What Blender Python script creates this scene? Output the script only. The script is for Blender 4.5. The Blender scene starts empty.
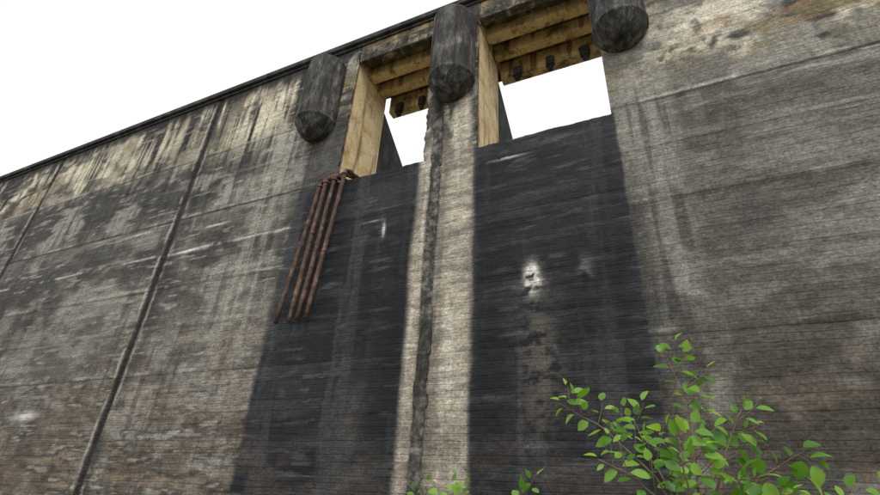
import bpy, bmesh, math, random
import numpy as np
from mathutils import Vector, Matrix
random.seed(7)
scene=bpy.context.scene
ZC=1.6            # eye height: heights below are written relative to the eye and lifted by ZC
# ------------------------------------------------------------------ helpers
def link(o,parent=None):
    scene.collection.objects.link(o)
    if parent: o.parent=parent
    return o
def empty(name,loc=(0,0,0)):
    e=bpy.data.objects.new(name,None); e.location=loc; return link(e)
_rng=np.random.RandomState(11)
TAB=[_rng.rand(256,256) for _ in range(24)]
def vn(x,z,s):
    T=TAB[s%24]; xi=np.floor(x).astype(int); zi=np.floor(z).astype(int)
    fx=x-xi; fz=z-zi; fx=fx*fx*(3-2*fx); fz=fz*fz*(3-2*fz)
    a=T[xi&255,zi&255]; b=T[(xi+1)&255,zi&255]; c=T[xi&255,(zi+1)&255]; d=T[(xi+1)&255,(zi+1)&255]
    return (a*(1-fx)+b*fx)*(1-fz)+(c*(1-fx)+d*fx)*fz
def fbm(x,z,s,o=4):
    r=0;a=.5;t=0
    for i in range(o):
        r=r+a*vn(x*2**i+i*17.3,z*2**i+i*9.1,s+i); t+=a; a*=.6
    return r/t
def ss(a,b,x):
    t=np.clip((x-a)/(b-a),0,1); return t*t*(3-2*t)
def mixc(c,d,t):
    t=np.clip(t,0,1)[...,None]; return c*(1-t)+np.array(d)*t
def blob(x,z,cx,cz,sx,sz): return np.exp(-((x-cx)/sx)**2-((z-cz)/sz)**2)
def band(x,a,b,w): return ss(a-w,a+w,x)*(1-ss(b-w,b+w,x))

SEAM=-5.13
def wallcolor(x,z):
    """stain map of the dam face. x along wall, z above eye level (m) -> linear albedo, wetness"""
    big=fbm(x*.35,z*.35,1); med=fbm(x*1.1,z*1.6,3); fine=fbm(x*5,z*7,5,3)
    hst=fbm(x*.30,z*4.2,7,4); hst2=fbm(x*1.2+5,z*8,2,3)
    vst=fbm(x*2.2,z*.16,9,5); vst2=fbm(x*7,z*.35,12,3)
    wob=(fbm(x*1.3,z*.7,14)-.5)
    ragz=z+.5*(fbm(x*3.2,z*.8,20)-.5)*2
    c=np.ones(x.shape+(3,))*np.array((.215,.200,.172))
    c=mixc(c,(.100,.093,.082),ss(.42,.60,med)*.8)
    c=mixc(c,(.32,.30,.26),ss(.50,.70,hst)*.6)
    c=mixc(c,(.050,.047,.043),ss(.52,.66,vst)*.6)
    left=1-ss(-10.6,-9.6,x)
    # --- upper lifts, left : heavily mottled cream / soot black
    up=ss(11.9,12.9,ragz+1.2*(vst-.5))
    c=mixc(c,(.38,.34,.265),up*ss(.36,.56,fbm(x*.8,z*.9,15))*.85)
    c=mixc(c,(.66,.59,.44),up*ss(.46,.58,fbm(x*1.0+3,z*.7,17))*ss(.36,.54,vst2)*.95)
    c=mixc(c,(.27,.17,.09),up*ss(.53,.66,fbm(x*.9+13,z*1.5,19))*.55)
    c=mixc(c,(.19,.18,.08),up*ss(.55,.66,fbm(x*1.3+23,z*1.9,16))*.35)
    c=mixc(c,(.028,.027,.026),up*ss(.50,.585,vst+.05*(z-14.5))*.9)
    c=mixc(c,(.032,.031,.030),up*ss(.53,.62,fbm(x*.9+31,z*2.0,4))*.8)
    # --- middle lifts 9.3-12 : grey, black veils, pale drips ending raggedly
    mid=ss(8.9,10.0,ragz)*(1-up)
    c=mixc(c,(.36,.34,.295),mid*ss(.42,.62,vst2)*.65)
    c=mixc(c,(.038,.037,.036),mid*ss(.44,.58,fbm(x*.45+9,z*.9,18))*.85)
    # dark zone below the 9.3 m lift line
    c=mixc(c,(.046,.044,.042),band(ragz,5.0,9.1,.9)*ss(.40,.58,fbm(x*.40,z*.8,4))*.75*left)
    c=mixc(c,(.64,.575,.44),left*blob(x,z,-13.4,13.6,1.7,1.4)*ss(.34,.5,vst2)*1.2)
    c=mixc(c,(.54,.485,.37),left*blob(x,z,-19.8,13.9,2.2,.9)*ss(.36,.52,vst2)*1.1)
    c=mixc(c,(.60,.535,.41),left*blob(x,z,-24.5,14.2,2.0,.8)*ss(.36,.52,vst2)*1.0)
    c=mixc(c,(.38,.35,.30),left*band(x+wob*.8,-12.4,-11.0,.5)*band(ragz,-3,12.3,1)*ss(.35,.6,vst2)*.6)
    # --- brown lower part
    low=1-ss(0.5,6.0,z+3.2*(big-.5))
    c=mixc(c,(.140,.104,.072),low*ss(.34,.58,med)*.62)
    c=mixc(c,(.22,.16,.105),low*ss(.54,.68,hst)*.45)
    c=mixc(c,(.036,.032,.029),low*ss(.46,.60,hst2)*.65)
    c=mixc(c,(.40,.37,.32),ss(.64,.76,hst2)*.55)
    # --- right wall
    right=ss(-.25,-.05,x)
    c=mixc(c,(.165,.155,.132),right*(1-ss(8.6,9.3,z))*.60)
    c=mixc(c,(.070,.065,.058),right*(1-ss(8.6,9.3,z))*ss(.44,.62,fbm(x*.5+2,z*1.3,6))*.55)
    c=mixc(c,(.25,.235,.20),right*band(z,9.5,16,.2)*.6)
    c=mixc(c,(.030,.029,.028),right*ss(9.5,9.8,z)*ss(.49,.58,fbm(x*.6+4,z*1.3,11)+.02)*.8)
    c=mixc(c,(.64,.58,.46),right*ss(10.0,10.8,z+wob*1.6)*ss(.42,.54,fbm(x*.7,z*1.3,19))*ss(.30,.50,fbm(x*4,z*3,5))*.9)
    c=mixc(c,(.64,.58,.47),right*blob(x,z,2.4,11.7,1.5,.55)*ss(.35,.52,fbm(x*3,z*1.6,8))*1.1)
    c=mixc(c,(.28,.18,.095),right*band(z+wob,10.2,13.4,.5)*ss(.50,.60,fbm(x*.8+2,z*2.2,20))*.6)
    c=mixc(c,(.20,.19,.10),right*band(z+wob,10.0,13.4,.5)*ss(.50,.60,fbm(x*1.1+7,z*2.2,13))*.35)
    c=mixc(c,(.38,.36,.31),right*band(x+wob*.5,.15,1.15,.3)*band(z,1,11.5,1.2)*ss(.3,.55,vst2)*.5)
    c=mixc(c,(.130,.095,.064),right*(1-ss(0,4.6,z+wob*2))*ss(.35,.6,med)*.65)
    c=mixc(c,(.034,.032,.029),right*(1-ss(1.5,8.0,z))*ss(.42,.60,fbm(x*.7,z*.7,21))*.7)
    # lift lines
    for zl,k in ((9.32,.95),(7.85,.35),(6.3,.55),(4.75,.35),(3.2,.55),(12.4,.6),(10.9,.3)):
        ln=np.exp(-((z-zl-.05*wob)/.04)**2)*ss(.25,.5,hst+.1)
        c=mixc(c,(.022,.021,.020),ln*k)
        ln=np.exp(-((z-zl-.10-.05*wob)/.05)**2)*ss(.45,.6,fbm(x*.9,z*.5,2))
        c=mixc(c,(.46,.43,.37),ln*k*.8)
    ln=np.exp(-((z-7.80-.08*wob)/.045)**2)*ss(.46,.60,fbm(x*1.1,z*.4,23))*left
    c=mixc(c,(.56,.53,.46),ln*.75)
    # --- wet black bays
    e=.10*(fbm(x*2,z*2.2,6)-.5)*2
    e2=.30*(fbm(x*1.2,z*.5,8)-.5)*2
    dark=band(x+e*.9,-10.32,-5.60,.10)+band(x+e*.35,-3.98,-.06,.04)
    dark=np.clip(dark,0,1)*(1-ss(9.18,9.30,z+e*.3))
    pier_l=band(x+e,-10.3,-8.6,.12)*band(z+e,9.2,12.2,.4)
    dark_c=np.ones(x.shape+(3,))*np.array((.0135,.0145,.0175))
    dark_c=mixc(dark_c,(.048,.049,.054),ss(.45,.70,hst)*.55)
    dark_c=mixc(dark_c,(.10,.10,.098),ss(.61,.77,hst2)*.5)
    dark_c=mixc(dark_c,(.062,.061,.063),ss(.51,.65,vst)*.55)
    dark_c=mixc(dark_c,(.065,.051,.040),(1-ss(-.4,3.2,z))*ss(.42,.64,med)*.6)
    dark_c=mixc(dark_c,(.13,.108,.083),blob(x,z,-2.35,2.9,.40,1.5)*ss(.3,.55,fine)*.7)
    dark_c=mixc(dark_c,(.08,.073,.066),blob(x,z,-7.0,1.6,.35,1.6)*.6)
    dark_c=mixc(dark_c,(.005,.005,.007),(blob(x,z,-1.25,4.3,.45,1.6)+blob(x,z,-6.9,4.3,.5,1.7)+blob(x,z,-3.5,6,.45,5)+blob(x,z,-5.95,5,.28,5)+blob(x,z,-.5,5,.3,4))*.65)
    dark_c=mixc(dark_c,(.13,.13,.125),blob(x,z,-1.2,4.9,.16,.30)*.8*ss(.3,.5,fine))
    c=c*(1-dark[...,None])+dark_c*dark[...,None]
    c=mixc(c,(.036,.034,.033),pier_l*.75)
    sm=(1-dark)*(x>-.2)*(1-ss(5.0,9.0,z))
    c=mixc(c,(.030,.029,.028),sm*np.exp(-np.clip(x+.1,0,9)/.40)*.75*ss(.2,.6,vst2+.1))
    # --- pale stripe under the middle pier
    st=band(x+e2*.30,-5.66,-3.98,.12)*(1-ss(12,13,z))
    sc=np.ones(x.shape+(3,))*np.array((.44,.39,.305))
    sc=mixc(sc,(.25,.218,.172),ss(.44,.66,med)*.7)
    sc=mixc(sc,(.60,.555,.46),ss(.5,.66,vst2)*.6)
    sc=mixc(sc,(.10,.09,.08),ss(.54,.68,hst2)*.5)
    sc=mixc(sc,(.095,.085,.074),band(x+e2*.4,-4.98,-4.72,.14)*ss(.3,.55,vst2+.08)*.6)
    sc=mixc(sc,(.065,.06,.055),ss(9.0,10.2,z)*ss(.38,.58,fbm(x*3,z*1.1,16))*.85)
    sc=mixc(sc,(.14,.12,.095),(1-ss(.5,3.5,z))*.45)
    c=c*(1-st[...,None])+sc*st[...,None]
    # construction joints with black seepage and lime edges
    for jx in (-28.2,-16.33,SEAM,6.0):
        w=.13+.10*fbm(x*0+jx,z*2.1,10)
        j=np.exp(-((x-jx-.10*wob)/w)**4)
        c=mixc(c,(.018,.017,.017),j*.95)
        if jx<-10:
            j=np.exp(-((x-jx-.25)/.35)**2)*ss(.40,.6,fbm(x*2,z*1.1,12)); c=mixc(c,(.032,.031,.030),j*.75)
            j=np.exp(-((x-jx+.27-.08*wob)/.07)**2)*ss(.35,.55,fbm(x*3,z*1.5,13)); c=mixc(c,(.46,.43,.37),j*.75)
            j=np.exp(-((x-jx-.24-.08*wob)/.06)**2)*ss(.45,.6,fbm(x*3+9,z*1.5,13)); c=mixc(c,(.42,.38,.32),j*.6)
    # white lime marks
    w=blob(x+e*.8,z+e*.5,-2.40,4.82,.14,.27)*2.2*ss(.30,.5,fine)
    w=w+.8*blob(x+e*.3,z,-6.68,7.0,.045,.22)+.25*blob(x,z-.02*x,-7.1,7.5,.3,.03)
    w=w+.6*blob(x,z,-2.9,8.55,.4,.03)+blob(x,z+.2*e,-15.1,7.75,.7,.05)+.8*blob(x,z+.2*e,-14.0,8.65,.6,.04)+.6*blob(x,z,-4.1,6.9,.18,.04)
    w=w+.7*blob(x+e,z+e,-20.8,2.1,.7,.12)+.6*blob(x,z,-18.5,9.1,.8,.05)
    c=mixc(c,(.66,.63,.56),np.clip(w*1.3*ss(.25,.5,fine+.1),0,1))
    # crest: black algae
    c=mixc(c,(.026,.025,.025),ss(15.2,15.7,z+1.1*(vst2-.5))*.92)
    c=c*(.66+.68*fine)[...,None]
    c=c*(.84+.32*fbm(x*14,z*16,22,2))[...,None]
    return np.clip(c,.004,.8),dark*.9

# ------------------------------------------------------------------ materials
def new_mat(name):
    m=bpy.data.materials.new(name); m.use_nodes=True
    n=m.node_tree.nodes; l=m.node_tree.links; b=n["Principled BSDF"]
    return m,n,l,b
def M(n,l,op,a,b=None,c=None,clamp=False):
    q=n.new("ShaderNodeMath"); q.operation=op; q.use_clamp=clamp
    for i,v in enumerate((a,b,c)):
        if v is None: continue
        if isinstance(v,(int,float)): q.inputs[i].default_value=v
        else: l.new(v,q.inputs[i])
    return q.outputs[0]
def noise(n,l,vec,scale,detail=4,rough=.55,sc=None):
    if sc is not None:
        mp=n.new("ShaderNodeMapping"); mp.inputs['Scale'].default_value=sc; l.new(vec,mp.inputs[0]); vec=mp.outputs[0]
    q=n.new("ShaderNodeTexNoise"); q.inputs['Scale'].default_value=scale; q.inputs['Detail'].default_value=detail; q.inputs['Roughness'].default_value=rough
    l.new(vec,q.inputs['Vector']); return q.outputs['Fac']
def ramp(n,l,fac,stops):
    r=n.new("ShaderNodeValToRGB"); l.new(fac,r.inputs[0]); e=r.color_ramp.elements
    e[0].position=stops[0][0]; e[0].color=(*stops[0][1],1); e[1].position=stops[-1][0]; e[1].color=(*stops[-1][1],1)
    for p,c in stops[1:-1]:
        q=e.new(p); q.color=(*c,1)
    return r.outputs[0]
def mapr(n,l,v,a,b,c=0,d=1):
    q=n.new("ShaderNodeMapRange"); q.clamp=True
    l.new(v,q.inputs[0])
    for i,k in enumerate((a,b,c,d)): q.inputs[i+1].default_value=k
    return q.outputs[0]
def mixn(n,l,fac,a,b,bt='MIX'):
    q=n.new("ShaderNodeMix"); q.data_type='RGBA'; q.blend_type=bt
    for s,v in ((q.inputs[0],fac),(q.inputs[6],a),(q.inputs[7],b)):
        if isinstance(v,(int,float)): s.default_value=v
        elif isinstance(v,tuple): s.default_value=(*v,1)
        else: l.new(v,s)
    return q.outputs[2]

def boardmarked():
    m,n,l,b=new_mat("board_marked_concrete")
    tc=n.new("ShaderNodeTexCoord").outputs['Object']
    at=n.new("ShaderNodeAttribute"); at.attribute_name="stain"
    aw=n.new("ShaderNodeAttribute"); aw.attribute_name="wet"
    sx=n.new("ShaderNodeSeparateXYZ"); l.new(tc,sx.inputs[0])
    wob=noise(n,l,tc,1.0,3,.6,(.45,1,2.2))
    z=M(n,l,'ADD',sx.outputs[2],M(n,l,'MULTIPLY',M(n,l,'SUBTRACT',wob,.5),.15))
    # uneven board widths: two incommensurate line families that fade in and out
    fade=noise(n,l,tc,1,4,.70,(.9,1,4.0))
    def fam(per,lo,a,b,off=0):
        q=M(n,l,'FRACT',M(n,l,'DIVIDE',M(n,l,'ADD',z,off),per))
        t=M(n,l,'ABSOLUTE',M(n,l,'SUBTRACT',q,.5))
        return q,M(n,l,'MULTIPLY',mapr(n,l,t,lo,.5),mapr(n,l,fade,a,b))
    q1,g1=fam(.150,.39,.40,.60)
    q2,g2=fam(.093,.32,.58,.42,.03)
    grm=M(n,l,'MAXIMUM',g1,M(n,l,'MULTIPLY',g2,.65))
    fib=noise(n,l,tc,1,4,.72,(8,8,20))
    grain=mapr(n,l,fib,.32,.68,.70,1.32)
    spk=mapr(n,l,noise(n,l,tc,17,4,.78),.32,.68,.55,1.45)
    k=M(n,l,'MULTIPLY',grain,spk)
    col=mixn(n,l,1.0,at.outputs['Color'],k,'MULTIPLY')
    col=mixn(n,l,M(n,l,'MULTIPLY',grm,.60),col,mixn(n,l,1.0,at.outputs['Color'],(.24,.23,.22),'MULTIPLY'))  # grooves darkened in colour: dirt, plus relief shading the bump barely shows
    rid=mapr(n,l,M(n,l,'ABSOLUTE',M(n,l,'SUBTRACT',q1,.22)),.0,.13,1,0)
    rid=M(n,l,'MULTIPLY',rid,mapr(n,l,noise(n,l,tc,1,4,.75,(3,1,8)),.50,.64))
    col=mixn(n,l,M(n,l,'MULTIPLY',rid,.6),col,mixn(n,l,1.0,at.outputs['Color'],(2.0,1.95,1.88),'MULTIPLY'))
    sp=M(n,l,'MULTIPLY',mapr(n,l,noise(n,l,tc,1,4,.8,(11,11,15)),.60,.68),mapr(n,l,fade,.42,.56))
    col=mixn(n,l,M(n,l,'MULTIPLY',sp,.55),col,mixn(n,l,1.0,at.outputs['Color'],(3.1,3.0,2.85),'MULTIPLY'))
    l.new(col,b.inputs['Base Color'])
    rg=mapr(n,l,aw.outputs['Fac'],0,1,.92,.64); l.new(rg,b.inputs['Roughness'])
    b.inputs['Specular IOR Level'].default_value=.22
    h=M(n,l,'ADD',M(n,l,'MULTIPLY',noise(n,l,tc,1,3,.72,(10,10,18)),1.0),M(n,l,'MULTIPLY',mapr(n,l,M(n,l,'ABSOLUTE',M(n,l,'SUBTRACT',q1,.5)),.38,.5),-.4))
    bp=n.new("ShaderNodeBump"); bp.inputs['Distance'].default_value=.022; bp.inputs['Strength'].default_value=.65
    l.new(h,bp.inputs['Height']); l.new(bp.outputs[0],b.inputs['Normal'])
    return m
def concrete(name,stops,vs=1.0,dark=(.03,.028,.027),darkamt=.7,lo=.5,hi=.62,bump=.02,sc=1.6,tint=None,stretch=None):
    m,n,l,b=new_mat(name)
    tc=n.new("ShaderNodeTexCoord").outputs['Object']
    a=noise(n,l,tc,sc,6,.65,stretch)
    col=ramp(n,l,a,stops)
    v=noise(n,l,tc,1,5,.6,(3.2*vs,3.2*vs,.35))
    col=mixn(n,l,M(n,l,'MULTIPLY',mapr(n,l,v,lo,hi),darkamt),col,dark)
    if tint:
        col=mixn(n,l,M(n,l,'MULTIPLY',mapr(n,l,noise(n,l,tc,1,4,.65,(5,5,.9)),.54,.68),.6),col,tint)
    g=noise(n,l,tc,18,5,.75)
    col=mixn(n,l,1.0,col,mapr(n,l,g,.3,.7,.6,1.4),'MULTIPLY')
    l.new(col,b.inputs['Base Color']); b.inputs['Roughness'].default_value=.9; b.inputs['Specular IOR Level'].default_value=.25
    bp=n.new("ShaderNodeBump"); bp.inputs['Distance'].default_value=bump; l.new(noise(n,l,tc,7,5,.75),bp.inputs['Height']); l.new(bp.outputs[0],b.inputs['Normal'])
    return m
MW=boardmarked()
MCREAM=concrete("ochre_concrete",[(.3,(.42,.29,.13)),(.48,(.70,.54,.30)),(.68,(.80,.68,.44))],dark=(.15,.095,.05),darkamt=.75,lo=.54,hi=.66)
MBEAM=concrete("stained_beam_concrete",[(.34,(.22,.14,.06)),(.46,(.66,.48,.24)),(.66,(.80,.63,.36))],dark=(.09,.058,.035),darkamt=.75,lo=.53,hi=.65)
MSLAB=concrete("dark_brown_deck_soffit",[(.34,(.07,.05,.03)),(.5,(.16,.115,.065)),(.66,(.38,.28,.15))],dark=(.04,.03,.022),lo=.5,hi=.62)  # slab kept darker brown than the beams, giving dark stripes between them
MFASC=concrete("sooty_fascia_concrete",[(.36,(.035,.032,.030)),(.50,(.10,.09,.072)),(.60,(.30,.25,.17)),(.7,(.50,.42,.28))],dark=(.025,.023,.022),lo=.46,hi=.6,sc=2.6)
MDARK=concrete("blackened_concrete",[(.3,(.022,.021,.021)),(.5,(.045,.042,.039)),(.7,(.10,.09,.08))],dark=(.015,.014,.014),lo=.5,hi=.65,bump=.03)
MRIB=concrete("joint_concrete",[(.36,(.032,.030,.028)),(.48,(.080,.074,.066)),(.62,(.22,.20,.165))],dark=(.024,.022,.021),lo=.46,hi=.60,bump=.03,sc=4)
MNOSE=concrete("algae_black_concrete",[(.34,(.030,.030,.030)),(.48,(.066,.064,.062)),(.60,(.145,.138,.128)),(.72,(.32,.30,.27))],vs=2.2,dark=(.015,.015,.015),lo=.47,hi=.58,bump=.03,sc=1,tint=(.13,.10,.07),stretch=(3.4,3.4,1.4))

# ------------------------------------------------------------------ dam wall
dam=empty("concrete_dam_wall")
def grid(name,x0,x1,z0,z1,dx,dz,y=0.0,ragtop=0,ragl=0,ragr=0,hole=None):
    nx=max(2,int(round((x1-x0)/dx))+1); nz=max(2,int(round((z1-z0)/dz))+1)
    xs=np.linspace(x0,x1,nx); zs=np.linspace(z0,z1,nz)
    XX,ZZ=np.meshgrid(xs,zs)
    col,wet=wallcolor(XX,ZZ)
    row=np.floor(ZZ/.155).astype(int)
    YY=y+.012*(TAB[2][row&255,(np.floor(XX/3.7).astype(int))&255]-.5)+.03*(fbm(XX*.8,ZZ*.8,5)-.5)+.018*(fbm(XX*6,ZZ*6,9,2)-.5)
    PX=XX.copy(); PZ=ZZ.copy()
    if ragtop: PZ=PZ+ragtop*(fbm(XX*3.2,XX*0+3,6)-.5)*ss(z1-.4,z1,ZZ)
    if ragl: PX=PX+ragl*np.abs(fbm(ZZ*2.0,ZZ*0+1,4)-.5)*2*(1-ss(x0,x0+.5,XX)); YY=YY+ragl*.6*ss(.5,.65,fbm(ZZ*2.5,ZZ*0+4,8))*(1-ss(x0,x0+.2,XX))
    if ragr: PX=PX-ragr*np.abs(fbm(ZZ*2.0,ZZ*0+7,4)-.5)*2*ss(x1-.5,x1,XX)*ss(9.1,9.4,ZZ)
    for jx in (-28.2,-16.33): YY=YY+.06*np.exp(-((XX-jx)/.10)**4)
    for zl in (9.32,6.3,3.2,12.4): YY=YY+.012*np.exp(-((ZZ-zl)/.05)**2)
    co=np.stack([PX,YY,PZ+ZC],-1).reshape(-1,3)
    idx=np.arange(nx*nz).reshape(nz,nx)
    q=np.stack([idx[:-1,:-1],idx[:-1,1:],idx[1:,1:],idx[1:,:-1]],-1).reshape(-1,4)
    me=bpy.data.meshes.new(name); me.vertices.add(len(co)); me.vertices.foreach_set("co",co.ravel().astype('f4'))
    me.loops.add(q.size); me.loops.foreach_set("vertex_index",q.ravel().astype('i4'))
    me.polygons.add(len(q)); me.polygons.foreach_set("loop_start",(np.arange(len(q))*4).astype('i4'))
    me.update(calc_edges=True); me.validate()
    a=me.attributes.new("stain",'FLOAT_COLOR','POINT'); a.data.foreach_set("color",np.concatenate([col,np.ones(col.shape[:-1]+(1,))],-1).ravel().astype('f4'))
    a=me.attributes.new("wet",'FLOAT','POINT'); a.data.foreach_set("value",wet.ravel().astype('f4'))
    me.shade_smooth()
    me.materials.append(MW); return link(bpy.data.objects.new(name,me),dam)
XL,XR=-8.75,-.12; SILL=9.2; TOP=16.0; P0,P1=-5.62,-3.82; SOF=14.75
grid("face_far_left",-70,-18,-1.6,TOP,.12,.05)
grid("face_left",-18.0,XL+.01,-1.6,TOP,.045,.04,ragr=.14)
grid("face_bays",XL,XR+.02,-1.6,SILL,.04,.04,ragtop=.07)
grid("pier_face",P0,P1,SILL-.03,SOF,.045,.045,ragl=.12,ragr=.12)
grid("face_right",XR,10,-1.6,TOP,.04,.04)
grid("face_far_right",10,40,-1.6,TOP,.14,.06)

def box(name,x0,x1,y0,y1,z0,z1,mat,parent=dam,side=None,bev=.02,taper=None,rough=0):
    bm=bmesh.new(); bmesh.ops.create_cube(bm,size=1)
    for v in bm.verts:
        v.co=Vector(((x0+x1)/2+v.co.x*(x1-x0),(y0+y1)/2+v.co.y*(y1-y0),(z0+z1)/2+v.co.z*(z1-z0)))
        if taper and v.co.y>(y0+y1)/2 and v.co.z>(z0+z1)/2: v.co.z-=taper
    if bev: bmesh.ops.bevel(bm,geom=bm.edges[:],offset=bev,segments=2,affect='EDGES')
    if rough:
        bmesh.ops.subdivide_edges(bm,edges=[e for e in bm.edges if e.calc_length()>.5],cuts=24,use_grid_fill=True)
        for v in bm.verts:
            v.co+=Vector((random.uniform(-1,1),random.uniform(-1,1),random.uniform(-1,1)))*rough
    for v in bm.verts: v.co.z+=ZC
    me=bpy.data.meshes.new(name); me.materials.append(mat)
    if side:
        me.materials.append(side)
        for f in bm.faces:
            if abs(f.normal.x)>.8: f.material_index=1
    bm.to_mesh(me); bm.free()
    return link(bpy.data.objects.new(name,me),parent)
box("body_left",-70,XL-.02,.06,2.1,-1.6,TOP-.02,MDARK,side=MCREAM)
box("body_bays",XL+.02,XR-.02,.06,.55,-1.6,SILL-.10,MDARK)
box("pier_body",P0+.02,P1-.02,.06,2.1,SILL-1,SOF,MDARK,side=MCREAM)
box("body_right",XR+.02,40,.06,2.1,-1.6,TOP-.02,MDARK,side=MCREAM)
box("buttress_left",-10.6,XL-.05,2.13,4.0,-1.6,14.3,MDARK,taper=1.4)
box("buttress_middle",P0+.05,P1-.05,2.13,4.0,-1.6,14.3,MDARK,taper=1.4)
box("buttress_right",XR+.05,1.7,2.13,4.0,-1.6,14.3,MDARK,taper=1.4)
for i,(a,b) in enumerate(((XL,P0),(P1,XR))):
    box(f"fascia_{i}",a,b,-.03,.28,SOF+.18,15.55,MFASC,rough=.006)
    box(f"deck_slab_{i}",a,b,.0,2.75,15.32,15.98,MSLAB)
    for j,(y0,y1,zb) in enumerate(((.70,1.08,14.84),(1.50,1.88,14.82),(2.36,2.75,14.48))):
        box(f"deck_beam_{i}_{j}",a,b,y0,y1,zb,15.315,MBEAM,rough=.006)
    for j in range(3):
        cx=a+(b-a)*(j+.55)/3; s_=random.uniform(.8,1.2)
        box(f"beam_bracket_{i}_{j}",cx-.16*s_,cx+.16*s_,2.16,2.355,14.20,14.72,MDARK,rough=.02,bev=.05)
        box(f"beam_bracket_foot_{i}_{j}",cx-.09*s_,cx+.10*s_,2.19,2.34,14.02,14.20,MDARK,rough=.02,bev=.04)
box("pier_head",P0,P1,-.02,2.75,SOF+.003,15.98,MDARK,side=MBEAM)
box("coping",-70,40,-.16,2.9,16.0,16.28,MDARK,rough=0,bev=.03)
box("coping_lip",-70,40,-.06,.3,15.86,15.995,MDARK,bev=.01)

def rib(name,x,z0,z1,w,mat):
    bm=bmesh.new(); N=int((z1-z0)/.06); prev=None; lo=hi=0
    for i in range(N+1):
        z=z0+(z1-z0)*i/N
        if i%5==0 and random.random()<.55: lo=random.uniform(-.04,.03); hi=random.uniform(-.04,.05)
        l_=x-w/2+lo+random.gauss(0,.006); r_=x+w/2+hi+random.gauss(0,.006)
        d=-.03-random.random()*.010
        row=[bm.verts.new((l_-.03,.03,z+ZC)),bm.verts.new((l_,d,z+ZC)),bm.verts.new(((l_+r_)/2,d-.006,z+ZC)),bm.verts.new((r_,d,z+ZC)),bm.verts.new((r_+.03,.03,z+ZC))]
        if prev:
            for k in range(4): bm.faces.new((prev[k],prev[k+1],row[k+1],row[k]))
        prev=row
    me=bpy.data.meshes.new(name); bm.to_mesh(me); bm.free(); me.materials.append(mat)
    return link(bpy.data.objects.new(name,me),dam)
rib("joint_rib",SEAM,-1.6,11.0,.30,MRIB)

def nose(name,cx,cy,r,zb,zt):
    prof=[(0,zb-.62),(.16,zb-.61),(.32,zb-.56),(.48,zb-.45),(.60,zb-.31),(.69,zb-.14),(.745,zb-.02),(.775,zb+.01),(.775,zb+.07),(.76,zb+.10)]
    k=30
    for i in range(1,k+1): prof.append((.76,zb+.10+(zt-zb-.2)*i/k))
    prof+= [(.74,zt-.05),(.66,zt),(0,zt+.03)]
    S=96; bm=bmesh.new(); rings=[]
    for (rr,z) in prof:
        A=np.arange(S)/S*2*np.pi
        nz_=fbm(np.cos(A)*2.2+cx*3+10,np.sin(A)*2.2+z*1.6+10,3,4)-.5
        ring=[]
        for s in range(S):
            a=A[s]; q=rr*r/.8*(1+.06*float(nz_[s]))
            ring.append(bm.verts.new((cx+q*math.cos(a),cy+q*math.sin(a),z+ZC+.02*float(nz_[s]))))
        rings.append(ring)
    for a,b in zip(rings[:-1],rings[1:]):
        for s in range(S):
            bm.faces.new((a[s],a[(s+1)%S],b[(s+1)%S],b[s]))
    me=bpy.data.meshes.new(name); bm.to_mesh(me); bm.free(); me.shade_smooth(); me.materials.append(MNOSE)
    return link(bpy.data.objects.new(name,me),dam)
for nm,cx in (("pier_nose_left",-10.03),("pier_nose_middle",-4.66),("pier_nose_right",.46)):
    nose(nm,cx,-.22,.78,11.92,14.95)

# ------------------------------------------------------------------ rusty pipes
def rust():
    m,n,l,b=new_mat("rusty_steel")
    tc=n.new("ShaderNodeTexCoord").outputs['Object']
    c=ramp(n,l,noise(n,l,tc,4,7,.7),[(.34,(.038,.024,.019)),(.48,(.105,.052,.034)),(.58,(.18,.095,.065)),(.70,(.33,.25,.21))])
    c=mixn(n,l,M(n,l,'MULTIPLY',mapr(n,l,noise(n,l,tc,1,5,.6,(14,14,1.2)),.48,.6),.65),c,(.045,.032,.027))
    l.new(c,b.inputs['Base Color']); b.inputs['Roughness'].default_value=.85
    bp=n.new("ShaderNodeBump"); bp.inputs['Distance'].default_value=.006; l.new(noise(n,l,tc,30,5,.7),bp.inputs['Height']); l.new(bp.outputs[0],b.inputs['Normal'])
    return m
MR=rust()
def tube(name,pts,r,mat,parent,S=20,hollow=False):
    bm=bmesh.new(); rings=[]; pts=[Vector(p) for p in pts]
    up=None
    for i,p in enumerate(pts):
        d=(pts[min(i+1,len(pts)-1)]-pts[max(i-1,0)]).normalized()
        a=d.orthogonal().normalized() if up is None else (up-d*up.dot(d)).normalized()
        up=a; b=d.cross(a); rr=r[i] if isinstance(r,(list,tuple)) else r
        rings.append([bm.verts.new(p+a*math.cos(2*math.pi*s/S)*rr+b*math.sin(2*math.pi*s/S)*rr) for s in range(S)])
    for A,B in zip(rings[:-1],rings[1:]):
        for s in range(S): bm.faces.new((A[s],A[(s+1)%S],B[(s+1)%S],B[s]))
    if hollow:
        d=(pts[-1]-pts[-2]).normalized(); c=[bm.verts.new(pts[-1]+(v.co-pts[-1])*.82) for v in rings[-1]]; e=[bm.verts.new(v.co-d*.5) for v in c]
        for s in range(S):
            t=(s+1)%S; bm.faces.new((rings[-1][s],rings[-1][t],c[t],c[s])); bm.faces.new((c[s],c[t],e[t],e[s]))
        bm.faces.new(e)
    else: bm.faces.new(rings[-1])
    bm.faces.new(rings[0][::-1])
    me=bpy.data.meshes.new(name); bm.to_mesh(me); bm.free(); me.materials.append(mat); me.shade_smooth()
    o=link(bpy.data.objects.new(name,me),parent); return o
def arc(p0,c,p1,n=6):
    p0,c,p1=map(Vector,(p0,c,p1)); return [p0*(1-t)**2+c*2*t*(1-t)+p1*t*t for t in [i/n for i in range(n+1)]]
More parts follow.
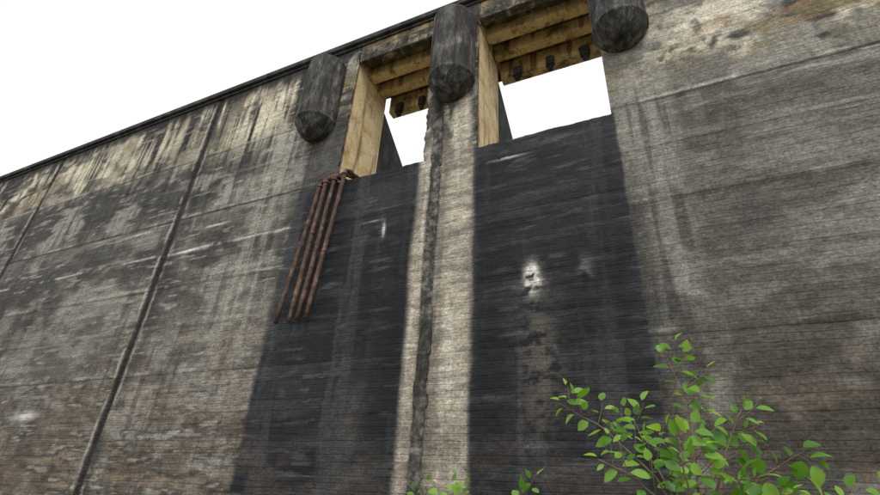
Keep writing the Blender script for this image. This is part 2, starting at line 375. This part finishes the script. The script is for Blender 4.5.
pipes=[ # top (x,zr), bottom (x,zr), y offset, elbow direction end (x,y)
 ((-9.24,9.12),(-9.80,4.36),-.20,(-8.97,-.20)),
 ((-8.98,9.18),(-9.30,4.34),-.24,(-8.71,-.14)),
 ((-8.68,9.24),(-9.04,4.40),-.20,(-8.40,.45)),
 ((-8.28,9.36),(-8.70,4.38),-.24,(-8.10,.60))]
for i,((tx,tz),(bx,bz),y,(ex,ey)) in enumerate(pipes):
    root=empty("rusty_pipe")
    r=.066; z=tz+ZC; w=z+.10
    A=Vector((ex,ey,w)); C=Vector((tx,y,w)); D=(A-C).normalized()
    path=[A]+arc(C+D*.13,C,(tx-.008,y,w-.13))
    last=Vector(path[-1])
    for k in range(1,9):
        t=k/8; path.append((last.x+(bx-last.x)*t+.010*math.sin(t*6+i*2),y-.03*t,last.z+(bz+ZC-last.z)*t))
    tube("tube",path,r,MR,root,hollow=True)
    def fl(p,q,rr=.098): tube("flange",[p,Vector(p).lerp(Vector(q),.02),Vector(p).lerp(Vector(q),.98),q],[r,rr,rr,r],MR,root)
    fl(C+D*.15,C+D*.20); fl(C+D*.205,C+D*.25); fl((tx-.010,y,w-.15),(tx-.014,y,w-.20))
    zz=last.z-1.5-.45*i
    t=(last.z-zz)/(last.z-bz-ZC); xx=last.x+(bx-last.x)*t
    tube("coupling",[(xx,y-.012,zz+.05),(xx,y-.012,zz+.045),(xx-.01,y-.012,zz-.045),(xx-.01,y-.012,zz-.05)],[r,r+.009,r+.009,r],MR,root)
hp=empty("rusty_header_pipe")
tube("tube",[(-9.35,-.13,9.36+ZC),(-8.9,-.13,9.42+ZC),(-8.5,-.05,9.46+ZC),(-8.2,.35,9.44+ZC),(-7.9,1.4,9.40+ZC)],.055,MR,hp)
tube("flange",[(-9.37,-.13,9.355+ZC),(-9.36,-.13,9.357+ZC),(-9.31,-.13,9.365+ZC),(-9.30,-.13,9.367+ZC)],[.05,.10,.10,.05],MR,hp)

# ------------------------------------------------------------------ saplings
def leafmat():
    m,n,l,b=new_mat("leaf_green")
    at=n.new("ShaderNodeAttribute"); at.attribute_name="tone"
    c=ramp(n,l,at.outputs['Fac'],[(0,(.06,.16,.016)),(.5,(.14,.32,.035)),(1,(.30,.50,.08))])
    l.new(c,b.inputs['Base Color']); b.inputs['Roughness'].default_value=.42
    tr=n.new("ShaderNodeBsdfTranslucent"); l.new(mixn(n,l,1.0,c,(1.7,1.6,.8),'MULTIPLY'),tr.inputs[0])
    mx=n.new("ShaderNodeMixShader"); mx.inputs[0].default_value=.45
    l.new(b.outputs[0],mx.inputs[1]); l.new(tr.outputs[0],mx.inputs[2]); l.new(mx.outputs[0],n["Material Output"].inputs[0])
    return m
ML=leafmat()
MT=concrete("bark",[(.3,(.09,.07,.045)),(.5,(.16,.125,.08)),(.7,(.24,.19,.13))],bump=.002)
OUT=[(0,0),(.10,.20),(.26,.40),(.48,.47),(.70,.38),(.88,.18),(1.0,0)]
def leaf(V,F,T,p,d,nrm,L):
    d=d.normalized(); s=d.cross(nrm).normalized(); nn=s.cross(d).normalized()
    fold=random.uniform(.08,.35); curl=random.uniform(-.05,.35); tw=random.random()
    mid=[];lf=[];rt=[]
    for (u,w) in OUT:
        c=p+d*u*L-nn*curl*u*u*L
        mid.append(len(V)); V.append(c)
        if w>0:
            wob=1+random.uniform(-.08,.08)
            lf.append(len(V)); V.append(c+s*w*L*.84*wob+nn*w*fold*L); rt.append(len(V)); V.append(c-s*w*L*.84*wob+nn*w*fold*L)
    k=len(lf)
    F.append((mid[0],mid[1],lf[0])); F.append((mid[0],rt[0],mid[1]))
    for i in range(k-1):
        F.append((mid[i+1],mid[i+2],lf[i+1],lf[i])); F.append((mid[i+1],rt[i],rt[i+1],mid[i+2]))
    F.append((mid[k],mid[k+1],lf[k-1])); F.append((mid[k],rt[k-1],mid[k+1]))
    T+= [tw]*(len(V)-len(T))
def sapling(name,shoots,base,leafL=.060):
    root=empty(name,(0,0,0)); V=[];F=[];T=[]; nb=0
    def clothe(pts,r0,depth,t0=.25):
        nonlocal nb
        n=len(pts); tube(f"branch_{nb}",pts,[r0*(1-.75*i/(n-1)) for i in range(n)],MT,root,S=7); nb+=1
        seglen=sum((pts[i+1]-pts[i]).length for i in range(n-1)); cnt=max(3,int(seglen/(.036 if depth else .045)))
        for j in range(cnt+1):
            t=t0+(1-t0)*j/cnt
            f=t*(n-1); i=min(int(f),n-2); p=pts[i].lerp(pts[i+1],f-i); d=(pts[i+1]-pts[i]).normalized()
            side=1 if j%2 else -1
            o=d.cross(Vector((random.uniform(-.4,.4),1,random.uniform(-.3,.3)))).normalized()*side
            o=(o+d*random.uniform(.2,.9)+Vector((0,random.uniform(-.6,.6),random.uniform(-.1,.35)))).normalized()
            if depth==0 and j<cnt and j%2==0 and random.random()<.85:
                L=random.uniform(.09,.20)*(1.15-t*.6); q=[p+o*L*u+Vector((0,0,.18*L*u*u)) for u in (0,.33,.66,1)]
                clothe(q,r0*.4,1,.25)
            else:
                nr=(Vector((random.gauss(0,.5),random.gauss(-.55,.4),1))).normalized()
                leaf(V,F,T,p+o*.012,(o if j<cnt else d)+Vector((0,0,-.15)),nr,leafL*random.uniform(.5,1.2)*(1 if j<cnt else .8))
    for s in shoots:
        pts=[Vector(p)+Vector((0,0,ZC)) for p in s]
        r=[]
        for i in range(len(pts)-1):
            for k in range(4):
                r.append(pts[i].lerp(pts[i+1],k/4)+Vector((random.gauss(0,.003),random.gauss(0,.003),0)))
        r.append(pts[-1]); clothe(r,.0060,0,.28)
    b=Vector(base); top=Vector(shoots[0][0])+Vector((0,0,ZC))
    tube("trunk",[b,b.lerp(top,.35)+Vector((.02,.01,0)),b.lerp(top,.7)+Vector((-.01,0,0)),top],[.016,.014,.011,.008],MT,root,S=10)
    for s in shoots[1:]:
        q=Vector(s[0])+Vector((0,0,ZC)); st=b.lerp(top,.55)
        tube("limb",[st,st.lerp(q,.5)+Vector((0,0,-.03)),q],[.010,.008,.0065],MT,root,S=8)
    me=bpy.data.meshes.new("foliage"); me.from_pydata([tuple(v) for v in V],[],F); me.update()
    a=me.attributes.new("tone",'FLOAT','POINT'); a.data.foreach_set("value",T)
    me.materials.append(ML); me.shade_smooth(); link(bpy.data.objects.new("foliage",me),root)
random.seed(21)
sapling("alder_sapling",[
 [(.06,-7.80,-.15),(.06,-7.80,.12),(.08,-7.8,.38),(.03,-7.80,.62)],
 [(.03,-7.82,-.12),(-.08,-7.84,.14),(-.24,-7.85,.31),(-.42,-7.86,.42)],
 [(.08,-7.78,-.12),(.18,-7.78,.08),(.30,-7.8,.17),(.42,-7.82,.24)],
 [(.07,-7.76,-.10),(.13,-7.74,.12),(.20,-7.72,.28),(.27,-7.72,.40)],
 [(.02,-7.85,-.12),(-.06,-7.9,.05),(-.16,-7.92,.14),(-.27,-7.95,.19)],
 [(.05,-7.9,-.12),(.03,-7.95,.02),(.02,-8.0,.14),(.02,-8.02,.26)],
 [(.10,-7.85,-.12),(.18,-7.9,-.02),(.25,-7.92,.06),(.33,-7.95,.10)],
 [(.02,-7.78,-.12),(-.04,-7.76,.10),(-.10,-7.74,.24),(-.14,-7.72,.38)],
 [(.06,-7.95,-.14),(.10,-8.0,-.03),(.14,-8.02,.08),(.20,-8.04,.15)],
],(.06,-7.8,0))
sapling("alder_sapling",[
 [(-.66,-7.8,-.25),(-.64,-7.8,-.1),(-.63,-7.8,.02),(-.62,-7.8,.08)],
 [(-.80,-7.8,-.25),(-.86,-7.8,-.10),(-.92,-7.8,.0),(-.95,-7.8,.04)],
 [(-.90,-7.8,-.25),(-1.0,-7.8,-.10),(-1.08,-7.8,-.02),(-1.12,-7.8,.01)]],(-.78,-7.8,0),.05)
sapling("alder_sapling",[
 [(.55,-7.8,-.25),(.57,-7.8,-.1),(.60,-7.8,.04),(.62,-7.8,.15)],
 [(.50,-7.8,-.25),(.49,-7.8,-.1),(.48,-7.8,.02),(.47,-7.8,.08)],
 [(.62,-7.8,-.25),(.66,-7.8,-.1),(.72,-7.8,.04),(.78,-7.8,.14)]],(.56,-7.8,0),.05)

# ------------------------------------------------------------------ ground
def ground():
    m,n,l,b=new_mat("rocky_grass_ground")
    tc=n.new("ShaderNodeTexCoord").outputs['Object']
    c=ramp(n,l,noise(n,l,tc,.6,6,.7),[(.3,(.06,.075,.025)),(.5,(.15,.14,.08)),(.62,(.24,.21,.16)),(.8,(.34,.31,.26))])
    l.new(c,b.inputs['Base Color']); b.inputs['Roughness'].default_value=.95
    bp=n.new("ShaderNodeBump"); bp.inputs['Distance'].default_value=.06; l.new(noise(n,l,tc,6,5,.75),bp.inputs['Height']); l.new(bp.outputs[0],b.inputs['Normal'])
    k=np.concatenate([-np.geomspace(900,14,22),np.linspace(-13,13,70),np.geomspace(14,900,22)])
    XX,YY=np.meshgrid(k-3,k-6); ZZ=.22*(fbm(XX*.5+50,YY*.5+50,3)-.5)-.04
    nx=len(k); co=np.stack([XX,YY,ZZ],-1).reshape(-1,3); idx=np.arange(nx*nx).reshape(nx,nx)
    q=np.stack([idx[:-1,:-1],idx[:-1,1:],idx[1:,1:],idx[1:,:-1]],-1).reshape(-1,4)
    me=bpy.data.meshes.new("ground"); me.from_pydata(co.tolist(),[],q.tolist()); me.materials.append(m); me.shade_smooth()
    link(bpy.data.objects.new("ground",me))
ground()

# ------------------------------------------------------------------ light
w=bpy.data.worlds.new("World"); scene.world=w; w.use_nodes=True; n=w.node_tree.nodes; l=w.node_tree.links
bg=n["Background"]; sky=n.new("ShaderNodeTexSky"); sky.sky_type='NISHITA'; sky.sun_disc=False
EL,RO=math.radians(52),math.radians(150)
sky.sun_elevation=EL; sky.sun_rotation=RO; l.new(sky.outputs[0],bg.inputs[0]); bg.inputs[1].default_value=.05
tc=n.new("ShaderNodeTexCoord").outputs['Generated']
cl=noise(n,l,tc,2.2,2,.55,(1,1,2.5))
cc=ramp(n,l,cl,[(.3,(.95,.965,.98)),(.6,(1.0,.995,.98))])
b2=n.new("ShaderNodeBackground"); l.new(cc,b2.inputs[0]); b2.inputs[1].default_value=1.0
ad=n.new("ShaderNodeAddShader"); l.new(bg.outputs[0],ad.inputs[0]); l.new(b2.outputs[0],ad.inputs[1]); l.new(ad.outputs[0],n["World Output"].inputs[0])
s=bpy.data.lights.new("sun",'SUN'); s.energy=1.5; s.angle=math.radians(14); s.color=(1,.96,.90)
so=link(bpy.data.objects.new("sun",s))
dirv=Vector((math.sin(RO)*math.cos(EL),math.cos(RO)*math.cos(EL),math.sin(EL)))
so.rotation_euler=dirv.to_track_quat('Z','Y').to_euler()

# ------------------------------------------------------------------ camera
cam=bpy.data.cameras.new("camera"); co=link(bpy.data.objects.new("camera",cam)); scene.camera=co
R=Matrix(((0.9105921,0.1567347,0.3824348),(0.4102095,-0.4557883,-0.7899274),(0.0505003,0.8761799,-0.4793313)))
co.matrix_world=Matrix.Translation((0,-10,ZC))@R.to_4x4()
cam.sensor_width=36; cam.lens=19.415; cam.clip_start=.05; cam.clip_end=3000
scene.view_settings.view_transform='Standard'; scene.view_settings.look='None'; scene.view_settings.exposure=0
